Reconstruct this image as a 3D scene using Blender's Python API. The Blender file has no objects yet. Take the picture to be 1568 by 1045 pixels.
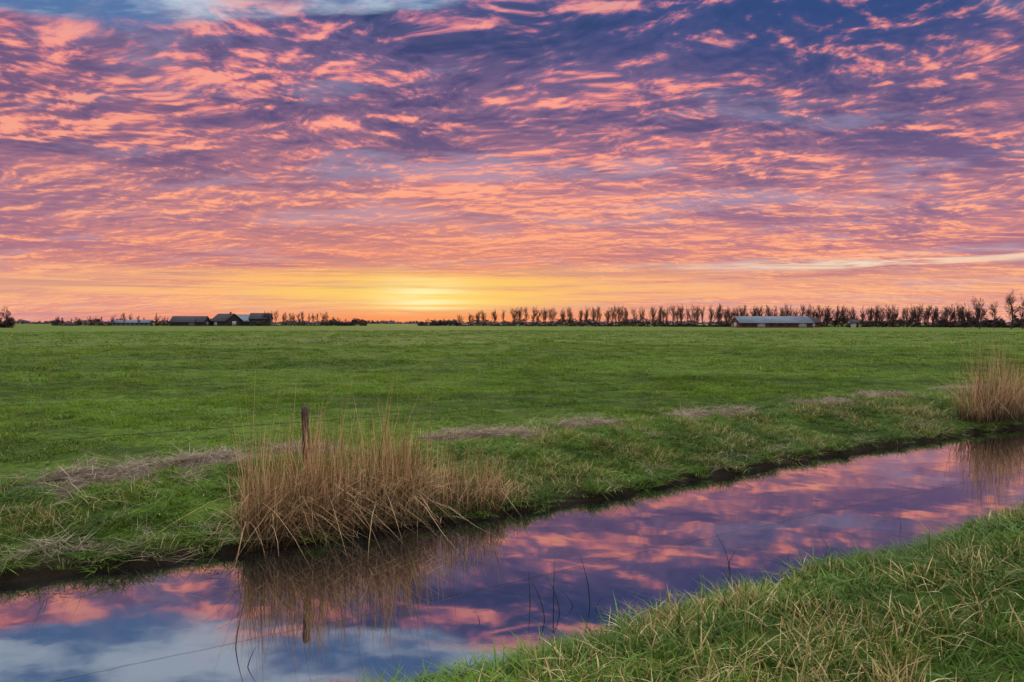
import bpy, math, random
import numpy as np
random.seed(7); rng=np.random.default_rng(7)
scene=bpy.context.scene
W=bpy.data.worlds.new("World"); scene.world=W; W.use_nodes=True
scene.view_settings.view_transform='Standard'
try: scene.view_settings.look='None'
except: pass
scene.view_settings.exposure=0

def lin(c):
    return tuple(((v/255)/12.92 if v/255<=0.04045 else (((v/255)+0.055)/1.055)**2.4) for v in c)

# ---------------------------------------------------------------- node expression helper
class NB:
    def __init__(s,nt): s.nt=nt
    def n(s,t,**kw):
        nd=s.nt.nodes.new(t)
        for k,v in kw.items(): setattr(nd,k,v)
        return nd
    def put(s,sock,v):
        if isinstance(v,E): s.nt.links.new(v.o,sock)
        elif hasattr(v,'is_output'): s.nt.links.new(v,sock)
        elif isinstance(v,(tuple,list)):
            v=tuple(v)
            if sock.type=='RGBA' and len(v)==3: v=v+(1,)
            sock.default_value=v
        else: sock.default_value=v
    def m(s,op,a,b=None,c=None,clamp=False):
        nd=s.n('ShaderNodeMath',operation=op); nd.use_clamp=clamp
        s.put(nd.inputs[0],a)
        if b is not None: s.put(nd.inputs[1],b)
        if c is not None: s.put(nd.inputs[2],c)
        return E(s,nd.outputs[0])
    def xyz(s,x,y,z):
        nd=s.n('ShaderNodeCombineXYZ')
        for i,v in enumerate((x,y,z)): s.put(nd.inputs[i],v)
        return nd.outputs[0]
    def sep(s,v):
        nd=s.n('ShaderNodeSeparateXYZ'); s.put(nd.inputs[0],v)
        return [E(s,o) for o in nd.outputs]
    def noise(s,vec,scale=1,detail=4,rough=.5,dist=0,lac=2.0):
        nd=s.n('ShaderNodeTexNoise'); s.put(nd.inputs['Vector'],vec)
        nd.inputs['Scale'].default_value=scale; nd.inputs['Detail'].default_value=detail
        nd.inputs['Roughness'].default_value=rough; nd.inputs['Distortion'].default_value=dist
        nd.inputs['Lacunarity'].default_value=lac
        return E(s,nd.outputs[0])
    def noise2(s,x,y,scale=1,detail=4,rough=.5,dist=0):
        nd=s.n('ShaderNodeTexNoise',noise_dimensions='2D'); s.put(nd.inputs['Vector'],s.xyz(x,y,0.0))
        nd.inputs['Scale'].default_value=scale; nd.inputs['Detail'].default_value=detail
        nd.inputs['Roughness'].default_value=rough; nd.inputs['Distortion'].default_value=dist
        return E(s,nd.outputs[0])
    def mix(s,f,a,b,mode='MIX'):
        nd=s.n('ShaderNodeMix',data_type='RGBA',blend_type=mode)
        s.put(nd.inputs[0],f); s.put(nd.inputs[6],a); s.put(nd.inputs[7],b)
        return nd.outputs[2]
    def ss(s,lo,hi,v):
        nd=s.n('ShaderNodeMapRange',interpolation_type='SMOOTHSTEP')
        s.put(nd.inputs[0],v); nd.inputs[1].default_value=lo; nd.inputs[2].default_value=hi
        return E(s,nd.outputs[0])
    def ramp(s,v,stops):
        nd=s.n('ShaderNodeValToRGB'); cr=nd.color_ramp
        while len(cr.elements)<len(stops): cr.elements.new(0.5)
        for e,(p,c) in zip(cr.elements,stops):
            e.position=p; e.color=tuple(c)+(1,)
        s.put(nd.inputs[0],v); return nd.outputs[0]
class E:
    def __init__(s,b,o): s.b=b; s.o=o
    def __add__(s,v): return s.b.m('ADD',s,v)
    __radd__=__add__
    def __mul__(s,v): return s.b.m('MULTIPLY',s,v)
    __rmul__=__mul__
    def __sub__(s,v): return s.b.m('SUBTRACT',s,v)
    def __rsub__(s,v): return s.b.m('SUBTRACT',v,s)
    def __truediv__(s,v): return s.b.m('DIVIDE',s,v)
    def __rtruediv__(s,v): return s.b.m('DIVIDE',v,s)

# ---------------------------------------------------------------- SKY
def build_sky():
    nt=W.node_tree; nt.nodes.clear(); b=NB(nt)
    tc=b.n('ShaderNodeTexCoord')
    x,y,z=b.sep(tc.outputs['Generated'])
    r=b.m('SQRT',x*x+y*y+1e-5)
    t=b.m('MINIMUM',b.m('MAXIMUM',z/r,0.0),4.0)
    az=b.m('ARCTAN2',x,y)
    cx=x/r; cy=y/r
    def gauss(a0,sa,t0,st):
        da=(az-a0)/sa; dt=(t-t0)/st
        return b.m('EXPONENT',(da*da+dt*dt)*-1.0)
    inv=1.0/(t+0.095)
    px=cx*inv; py=cy*inv
    w1=b.noise2(px,py,0.9,2,.5)-0.5
    w2=b.noise2(px+17.0,py+5.0,2.6,2,.5)-0.5
    qx=px*0.86+w1*0.45+w2*0.16+5.2; qy=py*1.0-w1*0.25+w2*0.10+px*0.10+1.3
    big=b.noise2(px*0.50+2.0+w1*0.5,py*0.80+px*0.12,1.15,3,.5)
    nB=b.noise2(qx,qy,2.3,7,.60)
    nB2=b.noise2(qx-0.01,qy+0.08,2.3,4,.60)
    rag=b.noise2(qx*1.0+20.0,qy*1.10,7.5,6,.64)
    rag2=b.noise2(qx*1.0+20.0,qy*1.10+0.035,7.5,3,.64)
    relief=(nB-nB2)*1.9+(rag-rag2)*1.2
    g1=gauss(-0.13,0.60,0.12,0.20)
    soft=b.ss(0.29,0.66,big*0.50+nB*0.50+relief*0.30+g1*0.03)
    val=big*0.80+nB*0.46+rag*0.28+relief-0.265+g1*0.03
    lit=b.ss(0.48,0.90,val)
    hot=b.ss(0.66,0.98,val)
    hs=1/0.62
    def H(h): return min(1,(h/1045)*hs)
    T=t*hs
    sh=b.ramp(T,[(H(0),lin((208,142,148))),(H(40),lin((218,145,138))),(H(85),lin((164,112,136))),(H(150),lin((136,104,140))),
                 (H(250),lin((102,88,130))),(H(350),lin((76,74,118))),(H(470),lin((50,68,112))),(H(560),lin((52,72,114)))])
    md=b.ramp(T,[(H(0),lin((228,156,144))),(H(40),lin((240,165,136))),(H(85),lin((212,136,134))),(H(150),lin((204,138,144))),
                 (H(250),lin((184,126,144))),(H(350),lin((150,114,146))),(H(450),lin((108,102,148))),(H(560),lin((90,98,148)))])
    li=b.ramp(T,[(H(0),lin((247,174,146))),(H(40),lin((255,184,126))),(H(85),lin((255,162,120))),(H(150),lin((255,162,132))),
                 (H(250),lin((255,148,130))),(H(350),lin((250,140,136))),(H(450),lin((236,134,144))),(H(560),lin((176,122,158)))])
    col=b.mix(lit,b.mix(soft,sh,md),li)
    col=b.mix(hot*0.40,col,lin((255,194,158)))
    gap=b.ss(0.54,0.72,b.noise2(px*0.7+9.0,py*1.4,1.5,5,.6)+gauss(-0.05,0.35,0.18,0.05)*0.12)*(1.0-lit*0.7)
    col=b.mix(gap*0.50,col,lin((168,162,192)))
    dr=gauss(0.52,0.40,0.43,0.13)*(1.0-lit*0.80)
    col=b.mix(dr*0.9,col,lin((48,76,130)))
    dl=gauss(-0.66,0.34,0.28,0.10)*(1.0-lit*0.8)
    col=b.mix(dl*0.50,col,lin((74,68,114)))
    g2=gauss(-0.13,0.44,0.08,0.11)
    col=b.mix(g2*0.38,col,lin((255,158,104)))
    # clear band close to the horizon, broken by thin stratus
    st=b.noise2(az*2.2,t*48.0,1.6,4,.55,.3)
    st2=b.noise2(az*5.0+7.0,t*150.0,1.0,3,.5)
    band=gauss(-0.13,0.66,0.048,0.024)
    bm=b.ss(0.40,0.64,st*0.62+st2*0.38+band*0.12)*b.m('MINIMUM',band*1.5,1.0)
    nr=gauss(-0.13,0.36,0.05,0.2)
    col=b.mix(bm*0.9,col,b.mix(nr,lin((250,180,138)),lin((255,198,104))))
    sg=b.ss(0.52,0.64,b.noise2(az*1.6+3.0,t*70.0,1.3,4,.55,.3))*gauss(-0.40,0.55,0.070,0.035)
    col=b.mix(sg*0.65,col,lin((164,110,134)))
    # sun glow, veiled by thin stratus
    g3=gauss(-0.128,0.18,0.036,0.028)
    col=b.mix(b.m('MINIMUM',g3*(0.10+st*1.35),1.0),col,lin((255,214,108)))
    g4=gauss(-0.128,0.062,0.034,0.030)
    col=b.mix(b.m('MINIMUM',g4*b.ss(0.28,0.64,st2)*1.05,1.0),col,(1.08,0.90,0.44))
    g5=gauss(-0.12,0.34,0.006,0.011)
    col=b.mix(g5*0.8,col,lin((255,144,80)))
    # pale long slit on the right
    sn=b.noise2(az*4.0,t*85.0,1.6,4,.6,.3)
    slt=b.ss(0.38,0.66,sn+0.05)*(gauss(0.52,0.30,0.0800,0.0060)+gauss(0.46,0.12,0.0740,0.0035)*0.6)
    col=b.mix(b.m('MINIMUM',slt,1.0)*0.9,col,lin((252,226,194)))
    # blue opening, upper left and above the frame
    ob=gauss(-0.62,0.24,0.415,0.054)+gauss(-0.28,0.22,0.475,0.044)+gauss(-0.05,0.16,0.505,0.034)*0.8
    on=b.noise2(px*0.50+3.0,py*1.3,2.4,6,.6)
    om=b.ss(0.26,0.66,ob*0.95+(on-0.5)*1.5)
    oc=b.mix(b.ss(0.38,0.60,b.noise2(px*0.5,py*1.3+5.0,3.2,6,.6)),lin((84,120,168)),lin((184,202,220)))
    col=b.mix(om*b.ss(0.05,0.30,ob)*0.95,col,oc)
    bg=b.n('ShaderNodeBackground'); b.put(bg.inputs[0],col)
    # higher sky (out of frame): Nishita dusk sky with patchy brightness added to light the grass
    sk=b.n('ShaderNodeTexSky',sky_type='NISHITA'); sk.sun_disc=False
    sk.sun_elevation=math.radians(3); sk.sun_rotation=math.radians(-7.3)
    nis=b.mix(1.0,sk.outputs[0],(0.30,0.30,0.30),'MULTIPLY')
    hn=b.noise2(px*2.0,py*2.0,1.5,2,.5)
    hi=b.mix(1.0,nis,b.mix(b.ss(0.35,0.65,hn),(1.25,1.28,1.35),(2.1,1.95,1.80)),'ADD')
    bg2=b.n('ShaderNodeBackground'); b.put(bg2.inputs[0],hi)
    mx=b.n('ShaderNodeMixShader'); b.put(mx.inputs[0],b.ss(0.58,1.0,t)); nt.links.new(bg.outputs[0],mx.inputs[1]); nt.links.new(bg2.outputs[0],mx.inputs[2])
    out=b.n('ShaderNodeOutputWorld'); nt.links.new(mx.outputs[0],out.inputs[0])
build_sky()
try:
    W.cycles.sampling_method='MANUAL'; W.cycles.sample_map_resolution=512
except: pass

sl=bpy.data.lights.new("sun","SUN"); so=bpy.data.objects.new("sun",sl); scene.collection.objects.link(so)
sl.energy=0.8; sl.angle=math.radians(10); sl.color=(1,0.62,0.38)
from mathutils import Vector
a=math.radians(-7.3); e=math.radians(4)
dv=Vector((math.sin(a)*math.cos(e),math.cos(a)*math.cos(e),math.sin(e)))
so.rotation_euler=dv.to_track_quat('Z','Y').to_euler(); so.location=(-20,100,20)

# ---------------------------------------------------------------- camera
cam=bpy.data.cameras.new("camera"); co=bpy.data.objects.new("camera",cam); scene.collection.objects.link(co)
co.location=(0,0,2.3); co.rotation_euler=(math.radians(90-1.507),0,0)
cam.sensor_width=36; cam.lens=24; cam.clip_end=12000; scene.camera=co

# ---------------------------------------------------------------- terrain
C,S=math.cos(math.radians(29.7)),math.sin(math.radians(29.7))
def sd2xy(s,d): return s*C-d*S, s*S+d*C
def xy2sd(x,y): return x*C+y*S, -x*S+y*C
LAT=rng.random((256,256))
def vn(x,y):
    xi=np.floor(x).astype(int); yi=np.floor(y).astype(int); fx=x-xi; fy=y-yi
    fx=fx*fx*(3-2*fx); fy=fy*fy*(3-2*fy)
    g=lambda i,j: LAT[i%256,j%256]
    return (g(xi,yi)*(1-fx)+g(xi+1,yi)*fx)*(1-fy)+(g(xi,yi+1)*(1-fx)+g(xi+1,yi+1)*fx)*fy-0.5
def sm(x):
    x=np.clip(x,0,1); return x*x*(3-2*x)
def far_edge(s): return 7.5-0.35*np.exp(-((s-4.3)/4.0)**2)+0.20*vn(s*1.1,s*0+3.3)+0.16*vn(s*3.7,s*0+9.1)+0.05*vn(s*9.7,s*0+2.1)
def near_edge(s): return 4.0+0.14*vn(s*1.3,s*0+17.3)+.06*vn(s*4.3,s*0+7.3)
SEGS=[(-1.0,1.5,10.0,.50),(1.6,2.6,10.1,.22),(4.1,6.1,10.15,.42),(6.8,7.9,10.0,.36),(9.2,11.9,10.1,.42),(13.5,14.7,10.3,.40),(16,17.5,10.2,.4),(19,22,10.2,.45)]
def mudmask(s,d):
    s=np.asarray(s,float); d=np.asarray(d,float)
    m=np.zeros(np.broadcast(s,d).shape)
    dj=d+.5*vn(s*1.2,s*0+5.0)
    for a_,b_,dc,w in SEGS:
        m=np.maximum(m,np.exp(-(np.maximum(np.abs(s-(a_+b_)/2)-(b_-a_)*.34,0)/.30)**2-((dj-dc)/w)**2))
    return np.clip((m-.30)+1.1*vn(s*4.5,d*4.5)*(m>.05)+.7*vn(s*9.5+3,d*9.5)*(m>.05),0,1)*(m>.05)
def height(s,d):
    s=np.asarray(s,float); d=np.asarray(d,float)
    fe=far_edge(s); ne=near_edge(s)
    xf=d-fe; xn=ne-d
    near_cam=np.exp(-((s-8)**2+(d-8)**2)/ (90.0**2))
    und=0.07*vn(s*0.55+40,d*0.55)+0.07*vn(s*1.7,d*1.7+70)+0.055*vn(s*4.1+11,d*4.1)
    und2=0.20*vn(s*0.06+5,d*0.10)
    zf=0.11*sm(xf/0.08)+0.32*sm(xf/2.1)+(und*sm(xf/0.8)+und2*sm((xf-3)/8))*near_cam+0.06*mudmask(s,d)
    zn=0.05*sm(xn/0.10)+0.43*sm(xn/1.3)+0.10*sm((xn-1)/4)+(und*1.0)*sm(xn/0.6)*near_cam
    zw=-0.6*sm(np.minimum(-xf,-xn)/0.7)
    return np.where(xf>0,zf,np.where(xn>0,zn,zw))
def grow(a,b,step,end,f=1.12):
    core=list(np.arange(a,b,step)); up=[];x=b;st=step
    while x<end: up.append(x); st*=f; x+=st
    up.append(end); dn=[];x=a;st=step
    while x>-end: st*=f; x-=st; dn.append(max(x,-end))
    return np.array(dn[::-1]+core+up)
ss_=grow(-9,34,0.10,6000,1.06); dd_=np.unique(np.concatenate([grow(-1,32,0.12,6000,1.06),np.arange(3.5,4.4,0.05),np.arange(6.9,8.2,0.05),np.arange(9.2,11.2,.06)]))
SS,DD=np.meshgrid(ss_,dd_,indexing='ij'); ZZ=height(SS,DD); XX,YY=sd2xy(SS,DD)
ni,nj=SS.shape
idx=np.arange(ni*nj).reshape(ni,nj)
F=np.stack([idx[:-1,:-1],idx[1:,:-1],idx[1:,1:],idx[:-1,1:]],-1).reshape(-1,4)
def mesh_np(name,V,F,smooth=False):
    me=bpy.data.meshes.new(name); V=np.asarray(V,dtype=np.float32); 
    me.vertices.add(len(V)); me.vertices.foreach_set('co',V.ravel())
    tot=sum(len(f) for f in F) if not isinstance(F,np.ndarray) else F.size
    if isinstance(F,np.ndarray):
        k=F.shape[1]; ls=np.arange(len(F))*k; fl=F.ravel()
    else:
        ln=np.array([len(f) for f in F]); ls=np.concatenate([[0],np.cumsum(ln)[:-1]]); fl=np.concatenate([np.asarray(f) for f in F])
    me.loops.add(tot); me.loops.foreach_set('vertex_index',fl.astype(np.int32))
    me.polygons.add(len(F)); me.polygons.foreach_set('loop_start',ls.astype(np.int32))
    if smooth: me.polygons.foreach_set('use_smooth',np.ones(len(F),bool))
    me.update(calc_edges=True); me.validate()
    return me
def obj(name,me,mat=None,parent=None,coll=None):
    o=bpy.data.objects.new(name,me)
    if mat: me.materials.append(mat)
    (coll or scene.collection).objects.link(o)
    if parent: o.parent=parent
    return o

# ---------------------------------------------------------------- materials
def newmat(name):
    m=bpy.data.materials.new(name); m.use_nodes=True; nt=m.node_tree
    b=NB(nt); return m,b,nt.nodes['Principled BSDF']
def simple(name,c1,c2,scale=3,rough=.8,bump=0):
    m,b,p=newmat(name); g=b.n('ShaderNodeNewGeometry')
    n=b.noise(g.outputs['Position'],scale,3,.6)
    b.put(p.inputs['Base Color'],b.mix(b.ss(.35,.65,n),c1,c2)); p.inputs['Roughness'].default_value=rough
    p.inputs['Specular IOR Level'].default_value=0.25
    if bump:
        bp=b.n('ShaderNodeBump'); bp.inputs['Strength'].default_value=bump; b.put(bp.inputs['Height'],n); b.put(p.inputs['Normal'],bp.outputs[0])
    return m
def field_tint(b,pos):
    x,y,z=b.sep(pos)
    A=b.noise2(x*0.35,y,0.22,3,.6)
    B=b.noise2(x*0.6+40.0,y,1.3,3,.6)
    return b.ss(0.38,0.62,A*0.5+B*0.5)
def ground_mat():
    m,b,p=newmat("field_ground"); g=b.n('ShaderNodeNewGeometry'); pos=g.outputs['Position']
    ft=field_tint(b,pos); x,y,z=b.sep(pos)
    f=b.noise(pos,9,4,.7)
    green=b.mix(ft,(0.038,0.082,0.010),(0.105,0.190,0.022))
    green=b.mix(b.ss(.40,.70,f),green,(0.040,0.050,0.014))
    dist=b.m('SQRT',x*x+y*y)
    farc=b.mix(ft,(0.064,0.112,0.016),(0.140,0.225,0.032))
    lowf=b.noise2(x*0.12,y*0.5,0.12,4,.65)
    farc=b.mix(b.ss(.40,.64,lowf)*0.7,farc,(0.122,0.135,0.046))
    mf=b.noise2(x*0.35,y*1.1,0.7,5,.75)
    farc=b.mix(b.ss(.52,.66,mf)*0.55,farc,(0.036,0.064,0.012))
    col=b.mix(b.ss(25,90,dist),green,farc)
    mudn=b.noise(pos,14,3,.6)
    at=b.n('ShaderNodeAttribute',attribute_name='mud')
    col=b.mix(b.ss(.05,.40,E(b,at.outputs['Fac'])),col,b.mix(mudn,(0.050,0.036,0.024),(0.20,0.15,0.105)))
    mud=b.mix(mudn,(0.014,0.011,0.007),(0.04,0.03,0.018))
    col=b.mix(b.ss(0.22,0.05,z+(f-0.5)*0.12),col,mud)
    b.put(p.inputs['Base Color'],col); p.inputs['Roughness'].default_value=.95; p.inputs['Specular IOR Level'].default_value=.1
    bp=b.n('ShaderNodeBump'); bp.inputs['Strength'].default_value=.9; bp.inputs['Distance'].default_value=.08
    hb=b.noise(pos,4,6,.78)
    b.put(bp.inputs['Height'],hb); b.put(p.inputs['Normal'],bp.outputs[0])
    return m
gme=mesh_np("ground",np.stack([XX,YY,ZZ],-1).reshape(-1,3),F,True)
ga=gme.attributes.new('mud','FLOAT','POINT'); ga.data.foreach_set('value',mudmask(SS,DD).astype(np.float32).ravel())
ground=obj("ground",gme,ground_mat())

# water
def water_mat():
    m=bpy.data.materials.new("ditch_water"); m.use_nodes=True; nt=m.node_tree; nt.nodes.clear(); b=NB(nt)
    g=b.n('ShaderNodeNewGeometry'); pos=g.outputs['Position']
    x,y,z=b.sep(pos)
    h=b.noise2(x*1.0,y*1.0,1.1,2,.5)+b.noise2(x,y,7,2,.5)*0.05
    bp=b.n('ShaderNodeBump'); bp.inputs['Strength'].default_value=.05; bp.inputs['Distance'].default_value=.04; b.put(bp.inputs['Height'],h)
    gl=b.n('ShaderNodeBsdfGlossy'); gl.inputs['Color'].default_value=(.92,.89,.91,1); gl.inputs['Roughness'].default_value=.028
    df=b.n('ShaderNodeBsdfDiffuse'); df.inputs['Color'].default_value=(.011,.014,.015,1)
    fr=b.n('ShaderNodeFresnel'); fr.inputs['IOR'].default_value=1.9
    b.put(gl.inputs['Normal'],bp.outputs[0]); b.put(fr.inputs['Normal'],bp.outputs[0])
    mx=b.n('ShaderNodeMixShader'); b.put(mx.inputs[0],b.m('ADD',E(b,fr.outputs[0])*0.7,0.47,clamp=True)); b.put(mx.inputs[1],df.outputs[0]); b.put(mx.inputs[2],gl.outputs[0])
    out=b.n('ShaderNodeOutputMaterial'); nt.links.new(mx.outputs[0],out.inputs[0]); return m
wl=[sd2xy(s,d)+(0.0,) for s,d in ((-400,3.2),(500,3.2),(500,8.3),(-400,8.3))]
obj("ditch_water",mesh_np("ditch_water",wl,np.array([[0,1,2,3]])),water_mat())

# grass blade material
def blade_mat(name,g1,g2,tan1,tan2,dry_bias=0.0,trans=.25,root=.65,rootend=.55):
    m=bpy.data.materials.new(name); m.use_nodes=True; nt=m.node_tree; nt.nodes.clear(); b=NB(nt)
    at=b.n('ShaderNodeAttribute',attribute_name='bc'); rr,hh,_=b.sep(at.outputs['Vector'])
    di=b.n('ShaderNodeAttribute',attribute_name='dry',attribute_type='INSTANCER'); dry=E(b,di.outputs['Fac'])
    g=b.n('ShaderNodeNewGeometry'); pos=g.outputs['Position']; ft=field_tint(b,pos)
    green=b.mix(b.m('ADD',rr*0.35,ft*0.65),g1,g2)
    wv=b.m('FRACT',rr*7.31)
    green=b.mix(b.ss(0.80,0.98,wv)*0.6,green,(0.27,0.37,0.15))
    tan=b.mix(b.m('FRACT',rr*13.7),tan1,tan2)
    isd=b.m('LESS_THAN',b.m('FRACT',rr*3.77),dry+dry_bias)
    col=b.mix(isd,green,tan)
    col=b.mix(b.ss(0.0,rootend,hh),b.mix(root,col,(0.015,0.015,0.006)),col)  # occlusion shade painted into the colour towards the blade root
    df=b.n('ShaderNodeBsdfPrincipled'); b.put(df.inputs['Base Color'],col); df.inputs['Roughness'].default_value=.5; df.inputs['Specular IOR Level'].default_value=.3
    tr=b.n('ShaderNodeBsdfTranslucent'); b.put(tr.inputs['Color'],col)
    mx=b.n('ShaderNodeMixShader'); mx.inputs[0].default_value=trans
    nt.links.new(df.outputs[0],mx.inputs[1]); nt.links.new(tr.outputs[0],mx.inputs[2])
    out=b.n('ShaderNodeOutputMaterial'); nt.links.new(mx.outputs[0],out.inputs[0]); return m
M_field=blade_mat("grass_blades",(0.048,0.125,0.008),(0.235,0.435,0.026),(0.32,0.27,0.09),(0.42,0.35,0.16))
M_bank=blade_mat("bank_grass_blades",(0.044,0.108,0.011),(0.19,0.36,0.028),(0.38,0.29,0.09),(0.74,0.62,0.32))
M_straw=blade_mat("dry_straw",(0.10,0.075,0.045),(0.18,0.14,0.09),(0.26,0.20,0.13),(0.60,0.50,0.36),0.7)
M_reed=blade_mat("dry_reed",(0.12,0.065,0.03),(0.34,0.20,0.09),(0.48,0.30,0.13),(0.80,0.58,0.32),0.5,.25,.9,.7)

def ribbons(specs):
    V=[];Fc=[];A=[];k=0
    for path,w,side,rn in specs:
        n=len(path)
        for i,p in enumerate(path):
            f=i/(n-1); ww=w*(1-f)**0.6*0.5 if i<n-1 else 0
            if i<n-1:
                V.append(p-side*ww); V.append(p+side*ww); A+= [(rn,f,0)]*2
            else: V.append(p); A.append((rn,f,0))
        for i in range(n-2): Fc.append([k+2*i,k+2*i+1,k+2*i+3,k+2*i+2])
        Fc.append([k+2*(n-2),k+2*(n-2)+1,k+2*(n-1)])
        k+=2*(n-1)+1
    return V,Fc,A
def blades_mesh(name,specs,mat):
    V,Fc,A=ribbons(specs); me=mesh_np(name,np.array(V),Fc)
    at=me.attributes.new('bc','FLOAT_VECTOR','POINT'); at.data.foreach_set('vector',np.array(A,dtype=np.float32).ravel())
    me.materials.append(mat); return me
def blade(x,y,h,lean,droop,w,n=3,z0=-0.01,yaw=None):
    a=rng.random()*2*math.pi if yaw is None else yaw
    d=np.array([math.cos(a),math.sin(a),0]); P=[]
    for i in range(n):
        f=i/(n-1); P.append(np.array([x,y,z0])+d*(lean*f+droop*f*f)*h+np.array([0,0,h*(f-0.45*droop*f*f)]))
    sa=rng.random()*math.pi; side=np.array([math.cos(sa),math.sin(sa),0])
    return (P,w,side,rng.random())
def clump(n,rad,h0,h1,lean,droop,w,seg=3):
    out=[]
    for i in range(n):
        r=rad*math.sqrt(rng.random()); a=rng.random()*6.283
        h=h0+(h1-h0)*rng.random()**1.3; h*=1-0.4*(r/rad)**2
        out.append(blade(r*math.cos(a),r*math.sin(a),h,lean*rng.random(),droop*rng.random(),w*(.6+.8*rng.random()),seg))
    return out
def make_coll(name,meshes):
    c=bpy.data.collections.new(name)
    for i,me in enumerate(meshes): c.objects.link(bpy.data.objects.new(name+"_%d"%i,me))
    return c
def scatter(name,pts,rot,scl,dry,coll,parent=None):
    me=bpy.data.meshes.new(name); n=len(pts); me.vertices.add(n); me.vertices.foreach_set('co',np.asarray(pts,dtype=np.float32).ravel())
    for nm,tp,ar,key in (('rot','FLOAT_VECTOR',rot,'vector'),('scl','FLOAT_VECTOR',scl,'vector'),('dry','FLOAT',dry,'value')):
        at=me.attributes.new(nm,tp,'POINT'); at.data.foreach_set(key,np.asarray(ar,dtype=np.float32).ravel())
    o=obj(name,me,None,parent)
    ng=bpy.data.node_groups.new(name+"_gn",'GeometryNodeTree')
    ng.interface.new_socket('Geometry',in_out='INPUT',socket_type='NodeSocketGeometry'); ng.interface.new_socket('Geometry',in_out='OUTPUT',socket_type='NodeSocketGeometry')
    N=ng.nodes; L=ng.links; gi=N.new('NodeGroupInput'); go=N.new('NodeGroupOutput'); ip=N.new('GeometryNodeInstanceOnPoints')
    ci=N.new('GeometryNodeCollectionInfo'); ci.inputs['Collection'].default_value=coll; ci.inputs['Separate Children'].default_value=True; ci.inputs['Reset Children'].default_value=True
    def na(nm):
        a=N.new('GeometryNodeInputNamedAttribute'); a.data_type='FLOAT_VECTOR'; a.inputs[0].default_value=nm; return a.outputs[0]
    er=N.new('FunctionNodeEulerToRotation'); L.new(na('rot'),er.inputs[0])
    L.new(gi.outputs[0],ip.inputs['Points']); L.new(ci.outputs[0],ip.inputs['Instance']); ip.inputs['Pick Instance'].default_value=True
    L.new(er.outputs[0],ip.inputs['Rotation']); L.new(na('scl'),ip.inputs['Scale']); L.new(ip.outputs[0],go.inputs[0])
    md=o.modifiers.new("scatter",'NODES'); md.node_group=ng
    return o
def rs(n,sx,sz,v=.3,tilt=.12):
    rot=np.stack([rng.normal(0,tilt,n),rng.normal(0,tilt,n),rng.random(n)*6.283],-1)
    k=1+v*(rng.random(n)*2-1); k2=1+v*(rng.random(n)*2-1)
    return rot,np.stack([sx*k,sx*k,sz*k2],-1)

CF=make_coll("field_tufts",[blades_mesh("ft%d"%i,clump(48,.18,.03,.11,.6,.9,.011),M_field) for i in range(6)])
CB=make_coll("bank_tufts",[blades_mesh("bt%d"%i,clump(48,.14,.05,.23,.8,1.5,.0095,4),M_bank) for i in range(7)])
def straw(n):
    o=[]
    for i in range(n):
        r=.2*math.sqrt(rng.random()); a=rng.random()*6.283
        o.append(blade(r*math.cos(a),r*math.sin(a),.05+.12*rng.random(),1.0+rng.random()*1.5,.9,.010,4,.0))
        o[-1]=([p*np.array([1,1,.30]) for p in o[-1][0]],)+o[-1][1:]
    return o
CS=make_coll("straw_tufts",[blades_mesh("st%d"%i,straw(26),M_straw) for i in range(6)])

def place(s,d): 
    x,y=sd2xy(s,d); return np.stack([x,y,height(s,d)],-1)
# near bank
n=7500; s=rng.uniform(-4,26,n); d=4.02-rng.random(n)**1.15*4.6
xx,yy=sd2xy(s,d); k=(yy>1.0)&(np.abs(xx)<yy*0.95+1.5)&(d<near_edge(s)-0.0); s=s[k];d=d[k]; n=len(s)
rot,scl=rs(n,1.0,1.0,.35); dn=vn(s*.9,d*.9)+vn(s*2.7+9,d*2.7)*.8; scl[:,2]*=(1+1.1*dn)*np.where(near_edge(s)-d<.25,.7,1)
g_pts=[place(s,d)];g_r=[rot];g_s=[scl];g_d=[np.clip(.11+dn*.75,0.03,.7)]
# far bank slope
n=7000; s=rng.uniform(-4,34,n); x=0.02+rng.random(n)**1.1*2.7; d=far_edge(s)+x
k=mudmask(s,d)<.12; s=s[k];d=d[k]; n=len(s)
rot,scl=rs(n,1.0,.75,.35); dn=vn(s*1.3+50,d*1.3)+vn(s*3.1,d*3.1)*.8; scl[:,2]*=(1+1.1*dn)
g_pts.append(place(s,d));g_r.append(rot);g_s.append(scl);g_d.append(np.clip(.10+dn*.5,0.02,.6))
scatter("bank_grass",np.concatenate(g_pts),np.concatenate(g_r),np.concatenate(g_s),np.concatenate(g_d),CB)
# field
P=[];R=[];Sc=[];Dr=[]
for r0,r1,n,sx,sz in ((7,26,12000,1.05,1.0),(26,60,10500,1.9,1.5),(60,170,9000,4.6,2.2)):
    r=np.sqrt(rng.uniform(r0*r0,r1*r1,n)); a=rng.uniform(-.78,.78,n); x=r*np.sin(a); y=r*np.cos(a); s,d=xy2sd(x,y)
    k=(d>far_edge(s)+2.0)&(mudmask(s,d)<.12); s=s[k];d=d[k]; n=len(s); rot,scl=rs(n,sx,sz,.35)
    tus=vn(s*1.1+3,d*1.1+8)+.7*vn(s*.3,d*.3)+.5*vn(s*2.6,d*2.6); scl[:,2]*=np.clip(.85+1.8*tus,.25,2.5)
    kk=tus>-.30; s=s[kk];d=d[kk];rot=rot[kk];scl=scl[kk]
    P.append(place(s,d));R.append(rot);Sc.append(scl);Dr.append(np.clip(.06+.32*vn(s*.7,d*.7),0.01,.5))
scatter("field_grass",np.concatenate(P),np.concatenate(R),np.concatenate(Sc),np.concatenate(Dr),CF)
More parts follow.
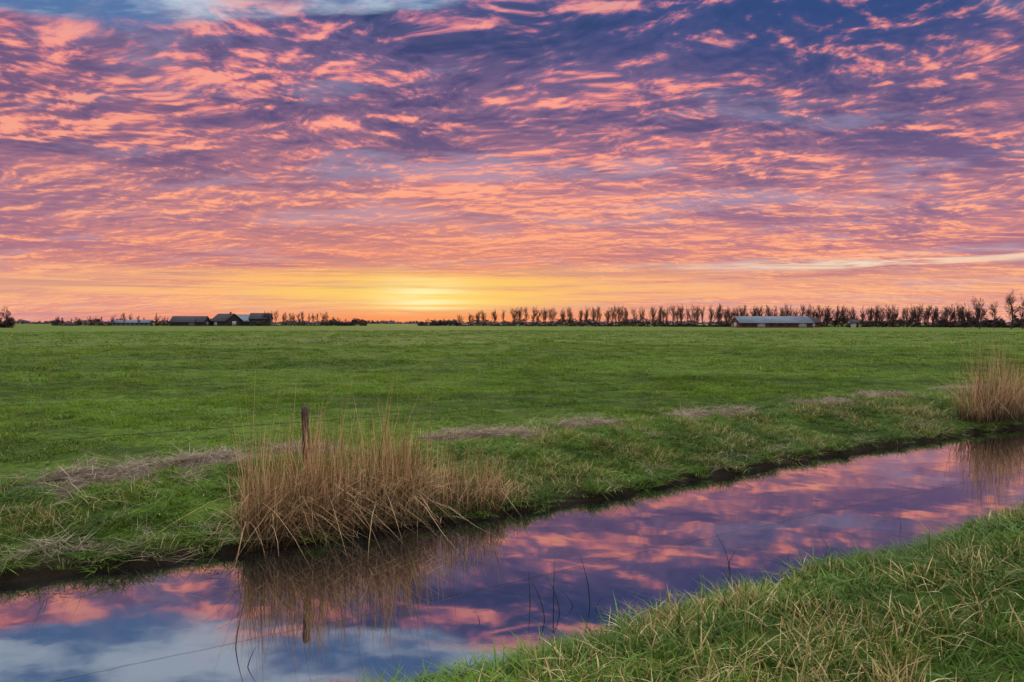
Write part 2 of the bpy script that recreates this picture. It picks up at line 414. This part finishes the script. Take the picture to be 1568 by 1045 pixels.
# straw debris
s=rng.uniform(-2,24,30000); d=rng.uniform(9.0,11.3,30000); k=(mudmask(s,d)>.15); s=s[k][:900]; d=d[k][:900]
ps=[np.stack([s,d],-1)]
n=130; s=rng.uniform(-4,30,n); ps.append(np.stack([s,far_edge(s)+.05+rng.random(n)*1.8],-1))
n=100; s=rng.uniform(-2.5,3.2,n); ps.append(np.stack([s,far_edge(s)+.02+rng.random(n)**2*.5],-1))
ps=np.concatenate(ps); n=len(ps); rot,scl=rs(n,.75,.9,.45,.2)
pp=place(ps[:,0],ps[:,1]); pp[:,2]+=.01; pp[-230:,2]+=.04
scatter("straw_debris",pp,rot,scl,np.full(n,.1),CS)

# ---------------------------------------------------------------- reeds
def reed_specs(n,slo,shi,dfun,hfun,leanx,seed,stray=12,straymul=1.35,droop=1.0):
    out=[]
    for i in range(n+stray):
        s=slo+(shi-slo)*rng.random(); d=dfun(s)
        cl=float(1+.45*vn(np.array(s*4.3),np.array(seed*3.1))+.3*vn(np.array(s*11.0),np.array(seed*7.7)))
        h=hfun(s)*cl*(0.40+0.60*rng.random()**.8)
        st=i>=n
        if st: h=hfun(s)*straymul*(.75+.35*rng.random())
        x,y=sd2xy(s,d); z=float(height(s,d))-.03
        kind=rng.random()
        if st: lean=.15*rng.normal(); dr=.15; w=.0055
        elif kind<.55: lean=.13*rng.normal(); dr=.15*rng.random(); w=.008
        else: lean=.25*rng.random(); dr=(.5+.8*rng.random())*droop; w=.010; h*=.8
        yaw=rng.normal(0.2,.9) if rng.random()<leanx else rng.random()*6.283
        dd=np.array([math.cos(yaw),math.sin(yaw),0]); Pp=[]; N=7; kx=rng.normal(0,.03)
        brk=rng.random()<.18
        for j in range(N):
            f=j/(N-1); p=np.array([x,y,z])+dd*h*(lean*f+dr*f*f*.75)+np.array([kx*math.sin(f*5),0,h*(f-.42*dr*f*f*f)])
            if brk and f>.55: p=p+dd*h*(f-.55)*.7-np.array([0,0,h*(f-.55)*1.3])
            p[2]=max(p[2],0.01); Pp.append(p)
        sa=rng.normal(0,.6); side=np.array([math.cos(sa),math.sin(sa),0])
        out.append((Pp,w,side,rng.random()))
    return out
h1=lambda s: np.interp(s,[.9,1.2,1.7,2.0,2.4,2.8,3.3,3.9,4.3],[1.20,1.48,1.34,1.30,1.38,1.15,.88,.55,.3])
sp=reed_specs(2000,1.05,2.9,lambda s: float(far_edge(s))-.04+abs(rng.normal(0,.27)),h1,.6,1,60,1.35)
sp+=reed_specs(800,2.7,4.3,lambda s: float(far_edge(s))+abs(rng.normal(0,.25)),h1,.7,1,22,1.7)
obj("reed_clump",blades_mesh("reed_clump",sp,M_reed))
sp=reed_specs(1300,15.75,18.6,lambda s: float(far_edge(s))+.05+abs(rng.normal(0,.30)),lambda s: np.interp(s,[15.6,16.2,17,18.2],[1.2,1.95,1.8,1.3]),.4,2,50,1.15,.55)
obj("reed_clump",blades_mesh("reed_clump2",sp,M_reed))
M_dark=simple("dark_reed_stem",(0.015,0.012,0.010),(0.04,0.03,0.02))
sp=[]
def w_at(px,py,z=0.0):
    Y=(2.3-z)*1045/(py-495); return (px-784)/1045*Y,Y
for px,py,ht,lean in ((812,930,.34,-.05),(835,955,.42,-.35),(848,970,.60,.02),(858,945,.36,-.3),(905,930,.50,-.2),(912,940,.18,.5),(880,935,.2,-.6),(1122,880,.48,-.35),(1118,872,.26,.5),(1118,885,.14,-.7),(1310,868,.22,.1),(1385,812,.18,0),(1210,862,.16,.3),(735,960,.12,-.3),(1275,845,.2,-.5),(355,1000,.4,.15),(372,1030,.2,.3)):
    x,y=w_at(px,py); Pp=[]
    for j in range(6):
        f=j/5; Pp.append(np.array([x+ht*lean*f*f,y+.05*f,-.05+ht*f*(1-.15*abs(lean)*f)]))
    sp.append((Pp,.009,np.array([1,0,0]),.5))
obj("reed_stems",blades_mesh("reed_stems",sp,M_dark))

# ---------------------------------------------------------------- fence post
def tube(path,radii,n=8,cap=True):
    V=[];Fc=[]
    for i,p in enumerate(path):
        p=np.asarray(p,float)
        t=np.asarray(path[min(i+1,len(path)-1)],float)-np.asarray(path[max(i-1,0)],float); t/=np.linalg.norm(t)+1e-9
        u=np.cross(t,[0,0,1]) if abs(t[2])<.9 else np.cross(t,[1,0,0]); u/=np.linalg.norm(u); v=np.cross(t,u)
        for k in range(n):
            a=2*math.pi*k/n; V.append(p+radii[i]*(math.cos(a)*u+math.sin(a)*v))
    for i in range(len(path)-1):
        for k in range(n): Fc.append([i*n+k,i*n+(k+1)%n,(i+1)*n+(k+1)%n,(i+1)*n+k])
    if cap: Fc.append(list(range(n))[::-1]); Fc.append([(len(path)-1)*n+k for k in range(n)])
    return V,Fc
M_wood=simple("weathered_wood",(0.05,0.038,0.03),(0.12,0.09,0.07),18,.9,.6)
post=bpy.data.objects.new("fence_post",None); scene.collection.objects.link(post); post.location=(-2.34,7.73,0)
pp_=[(0.02,0,-.2),(0.01,0,.3),(0.0,0,.8),(-.012,0,1.2),(-.018,0,1.33),(-.02,0,1.36)]
V,Fc=tube(pp_,[.048,.046,.044,.042,.041,.028],9)
V=[v+rng.normal(0,.002,3) for v in V]
obj("post",mesh_np("post",V,Fc),M_wood,post)
M_wire=simple("rusty_wire",(0.03,0.022,0.02),(0.07,0.055,0.05),30)
px0,py0=-2.34,7.73; s0,d0=xy2sd(px0,py0)
path=[]
for j in range(80):
    sj=s0-12+j*(40/79); 
    xx_,yy_=sd2xy(sj,d0+.0); path.append((xx_-px0,yy_-py0,1.18-.05*math.sin((sj-s0)/6)**2))
V,Fc=tube(path,[.0026]*80,4)
obj("wire",mesh_np("wire",V,Fc),M_wire,post)

# ---------------------------------------------------------------- trees
def tree_mesh(name,seed,H,spread,trunk=.3,levels=4,mat=None,tw=.035,Lf=.55):
    r_=random.Random(seed); V=[];Fc=[]
    def seg(p,q,r0,r1,n):
        nonlocal V,Fc
        v,f=tube([p,q],[r0,r1],n,False); k=len(V); V+=v; Fc+=[[i+k for i in ff] for ff in f]
    def rec(p,dirv,L,r,lv):
        p=np.array(p); q=p+dirv*L
        mid=(p+q)/2+np.array([r_.gauss(0,.05),r_.gauss(0,.05),0])*L
        rr=max(r*.6,tw*.45)
        seg(p,mid,r,(r+rr)/2,3 if lv>1 else 5); seg(mid,q,(r+rr)/2,rr,3 if lv>1 else 5)
        if lv>=levels: return
        nb={0:9,1:5,2:5,3:4}[lv]
        for i in range(nb):
            f=.25+.75*(i+1)/nb if lv else trunk+(1-trunk)*(i+1)/nb
            pt=p+(q-p)*f
            a=r_.random()*6.283; tilt=r_.uniform(.35,.95)*spread if i<nb-1 else .15
            u=np.cross(dirv,[.3,.9,.1]); u/=np.linalg.norm(u); v=np.cross(dirv,u)
            nd=dirv*math.cos(tilt)+(u*math.cos(a)+v*math.sin(a))*math.sin(tilt)+np.array([0,0,.22]); nd/=np.linalg.norm(nd)
            rec(pt,nd,L*r_.uniform(.40,.62)*(1 if lv else .85),max(r*(.5 if lv else .4),tw*.5),lv+1)
    rec((0,0,-.2),np.array([r_.gauss(0,.03),r_.gauss(0,.03),1.0]),H*Lf,H*.017,0)
    V=np.array(V); V[:,2]*=H/V[:,2].max()
    me=mesh_np(name,V,Fc)
    if mat: me.materials.append(mat)
    return me
M_bark=simple("bare_branches",(0.060,0.036,0.034),(0.11,0.065,0.055),.6,.95)
M_bark2=simple("dark_branches",(0.035,0.024,0.026),(0.070,0.048,0.045),.6,.95)
TR=make_coll("bare_tree_variants",[tree_mesh("bt_v%d"%i,20+i,10,.50+.07*(i%4),.20+.03*(i%3),4,M_bark,.023,.60+.03*(i%3)) for i in range(9)])
TD=make_coll("dense_tree_variants",[tree_mesh("dt_v%d"%i,60+i,10,.85,.2,4,M_bark2,.036) for i in range(5)])
def at(px,dist): return (px-784)/1045*dist,dist
def trees(name,lst,coll):
    P=[];R=[];Sc=[]
    for px,dist,h in lst:
        x,y=at(px,dist); P.append((x,y,.35)); R.append((0,0,rng.random()*6.28)); w=.8+.45*rng.random(); Sc.append((h/10*w,h/10*w,h/10))
    return scatter(name,P,R,Sc,np.zeros(len(P)),coll)
L=[]
px=706
while px<1500:
    dist=np.interp(px,[700,1100,1568],[430,325,290]); hh=np.interp(px,[700,735,780,900,1500],[8,10.5,12.4,11.9,10.4])
    L.append((px+rng.normal(0,1.8),dist,hh*(.88+.16*rng.random()))); 
    if rng.random()<.8: L.append((px+rng.uniform(-6,6),dist+12,hh*(.80+.22*rng.random())))
    px+=rng.uniform(8.5,15.5)
trees("tree_row",L,TR)
L=[]
for px in np.arange(1105,1500,8): L.append((px+rng.normal(0,4),rng.uniform(300,345),rng.uniform(5.5,9.5)))
trees("woodland_edge",L,TD)
for px,dist,h in ((1455,250,9.0),(1476,240,9.4),(1500,215,10.6),(1522,235,9.6),(1548,205,12.4),(1566,215,11.6),(1590,200,12),(1612,205,11),(10,262,8.8),(-8,275,9)):
    me=tree_mesh("bare_tree",int(px)+300,h,.9,.25,4,M_bark2,.042); o=obj("bare_tree",me); x,y=at(px,dist); o.location=(x,y,.35)
L=[(px+rng.normal(0,2),rng.uniform(430,470),rng.uniform(7.5,11.2)) for px in np.arange(402,502,7)]
L+=[(px+rng.normal(0,3),rng.uniform(440,480),rng.uniform(5,8)) for px in (88,98,108,122,134,146,158)]
L+=[(px+rng.normal(0,3),rng.uniform(440,480),rng.uniform(6.5,9.5)) for px in (172,180,190,201,214,224,236,246,256)]
trees("farm_tree_row",L,TR)
L=[(px,rng.uniform(425,440),h) for px,h in ((405,10.2),(412,9.6),(88,6),(96,6),(118,6.2),(142,5.2),(152,5.4),(240,6),(510,6.4),(518,5.8),(530,5.2),(545,5.5),(556,5.0),(300,5),(655,5.2),(665,5),(680,5.5),(3,7),(12,6.5),(20,6))]
trees("farm_bushes",L,TD)
def belt(name,segs,mat,size):
    V=[];Fc=[]
    for (px0,d0,px1,d1,h,dep,n) in segs:
        for i in range(n):
            f=rng.random(); px=px0+(px1-px0)*f; dd=d0+(d1-d0)*f+rng.uniform(-dep,dep); x,y=at(px,dd)
            hh=h*(.62+.9*vn(np.array(px*.09),np.array(3.0))+.5*vn(np.array(px*.35),np.array(8.0))); z=.3+max(.4,hh)*rng.random()**.8
            c=np.array([x,y,z]); k=len(V); sz=size*(.5+rng.random())
            for q in range(3): V.append(c+rng.normal(0,1,3)*sz*np.array([1,1,.7]))
            Fc.append([k,k+1,k+2])
    return obj(name,mesh_np(name,np.array(V),np.array(Fc)),mat)
M_brush=simple("brush",(0.028,0.022,0.024),(0.06,0.045,0.038),.3,.95)
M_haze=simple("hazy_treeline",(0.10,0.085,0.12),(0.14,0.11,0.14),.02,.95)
belt("hedge_row",[(700,440,1110,330,3.0,3,7000),(1100,335,1570,300,4.6,4,9500),(1430,300,1700,240,4.2,4,4500),(-60,280,22,275,6.5,3,2600)],M_brush,.40)
belt("farm_hedge",[(80,470,262,465,2.6,3,1800),(262,470,500,465,2.8,3,2400),(500,450,562,450,4.2,3,1400),(640,470,705,440,4.0,3,1500)],M_brush,.5)
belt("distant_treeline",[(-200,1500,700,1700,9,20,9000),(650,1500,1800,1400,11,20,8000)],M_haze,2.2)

# ---------------------------------------------------------------- buildings
def box(x0,x1,y0,y1,z0,z1):
    V=[(x,y,z) for z in (z0,z1) for x,y in ((x0,y0),(x1,y0),(x1,y1),(x0,y1))]
    return V,[[0,3,2,1],[4,5,6,7],[0,1,5,4],[1,2,6,5],[2,3,7,6],[3,0,4,7]]
def joinm(parts):
    V=[];F_=[]
    for v,f in parts:
        k=len(V); V+=[tuple(q) for q in v]; F_+=[[i+k for i in ff] for ff in f]
    return V,F_
def building(name,px,dist,yaw,L_,Wd,eave,ridge,mw,mr,md,win=4,doors=((0,4,3.2),),ov=.5,chimney=False,panels=None):
    E_=bpy.data.objects.new(name,None); scene.collection.objects.link(E_); x,y=at(px,dist); E_.location=(x,y,.4); E_.rotation_euler=(0,0,math.radians(yaw))
    l=L_/2; w=Wd/2
    V=[(-l,-w,0),(l,-w,0),(l,w,0),(-l,w,0),(-l,-w,eave),(l,-w,eave),(l,w,eave),(-l,w,eave),(-l,0,ridge-.12),(l,0,ridge-.12)]
    Fw=[[0,1,5,4],[1,2,6,9,5],[2,3,7,6],[3,0,4,8,7]]
    obj("walls",mesh_np("walls",V,Fw),mw,E_)
    sl=(ridge-eave)/w; ew=w+ov; ez=eave-sl*ov; lo=l+ov
    V=[];F_=[]
    for sg in (-1,1):
        k=len(V)
        V+=[(-lo,0,ridge),(lo,0,ridge),(lo,sg*ew,ez),(-lo,sg*ew,ez),(-lo,0,ridge+.18),(lo,0,ridge+.18),(lo,sg*ew,ez+.18),(-lo,sg*ew,ez+.18)]
        F_+=[[k+a for a in q] for q in ([4,5,6,7],[0,3,2,1],[2,3,7,6],[1,2,6,5],[3,0,4,7])]
    obj("roof",mesh_np("roof",V,F_),mr,E_)
    pr=[]
    for dx,dw,dh in doors: pr.append(box(dx-dw/2,dx+dw/2,-w-.06,-w-.003,0.02,dh))
    pr.append(box(-l-.06,-l-.003,-1.8,1.8,.02,min(eave,3.2))); pr.append(box(l+.003,l+.06,-1.5,1.5,.02,min(eave,3.0)))
    V,F_=joinm(pr); obj("doors",mesh_np("doors",V,F_),md,E_)
    pr=[]
    for i in range(win):
        wx=-l+L_*(i+.5)/win
        if any(abs(wx-dx)<dw/2+.8 for dx,dw,dh in doors): continue
        pr.append(box(wx-.7,wx+.7,-w-.05,-w-.003,eave*.4,eave*.8))
    if pr: V,F_=joinm(pr); obj("windows",mesh_np("windows",V,F_),M_glass,E_)
    if chimney: V,F_=joinm([box(l*.5,l*.5+.9,-.4,.4,ridge-.8,ridge+1.2)]); obj("chimney",mesh_np("chimney",V,F_),M_brick,E_)
    if panels:
        x0,x1=panels; V=[];F_=[]
        f0,f1=.15,.85
        for a_,b_ in ((x0,x1),):
            V+=[(a_,-ew*f0,ridge+(ez-ridge)*f0+.25),(b_,-ew*f0,ridge+(ez-ridge)*f0+.25),(b_,-ew*f1,ridge+(ez-ridge)*f1+.25),(a_,-ew*f1,ridge+(ez-ridge)*f1+.25)]
            F_.append([0,1,2,3])
        obj("roof_sheets",mesh_np("roof_sheets",V,F_),M_pale,E_)
    return E_
M_glass=simple("window_glass",(0.03,0.04,0.05),(0.06,0.07,0.09),1,.15)
M_brick=simple("red_brick",(0.12,0.045,0.035),(0.18,0.065,0.05),6,.9)
M_red=simple("red_cladding",(0.10,0.04,0.045),(0.14,0.052,0.056),1,.7)
M_pale=simple("pale_metal_roof",(0.10,0.145,0.195),(0.145,0.195,0.245),.5,.5)
M_white=simple("white_wall",(0.4,0.42,0.45),(0.5,0.5,0.53),1,.7)
M_droof=simple("dark_roof_tiles",(0.035,0.035,0.045),(0.06,0.06,0.075),1.5,.7)
M_groof=simple("grey_corrugated_roof",(0.12,0.14,0.18),(0.18,0.21,0.25),1,.6)
M_dwall=simple("dark_timber_wall",(0.03,0.03,0.032),(0.055,0.05,0.05),2,.9)
building("farm_barn",292,440,4,21,12,2.6,6.2,M_dwall,M_droof,M_groof,5,((3,3.6,2.4),))
building("farm_barn",347,445,-32,16,13,3.2,7.9,M_dwall,M_droof,M_white,4,((-2,3,2.6),),.5,True)
building("farm_barn",368,452,3,17,12,3.2,7.4,M_dwall,M_groof,M_white,5,((1,4,2.8),),panels=(-7,7))
building("farm_shed",400,440,8,12,12,4.6,8.2,M_dwall,M_droof,M_dwall,2,((0,4,3.2),))
building("greenhouse_shed",205,455,0,24,8,2.2,3.9,M_pale,M_groof,M_dwall,8,())
building("cattle_barn",1180,285,-3,29,14,2.0,4.6,M_red,M_pale,M_white,8,((10.5,3.2,1.9),(-6,3,1.8)))
building("farmhouse",1238,296,10,7,7,2.2,4.2,M_brick,M_droof,M_white,3,((0,1.2,2.0),),.4)
building("white_cottage",1306,292,-4,3.5,4,2.0,3.2,M_white,M_droof,M_dwall,1,((1.0,1,1.9),),.3)
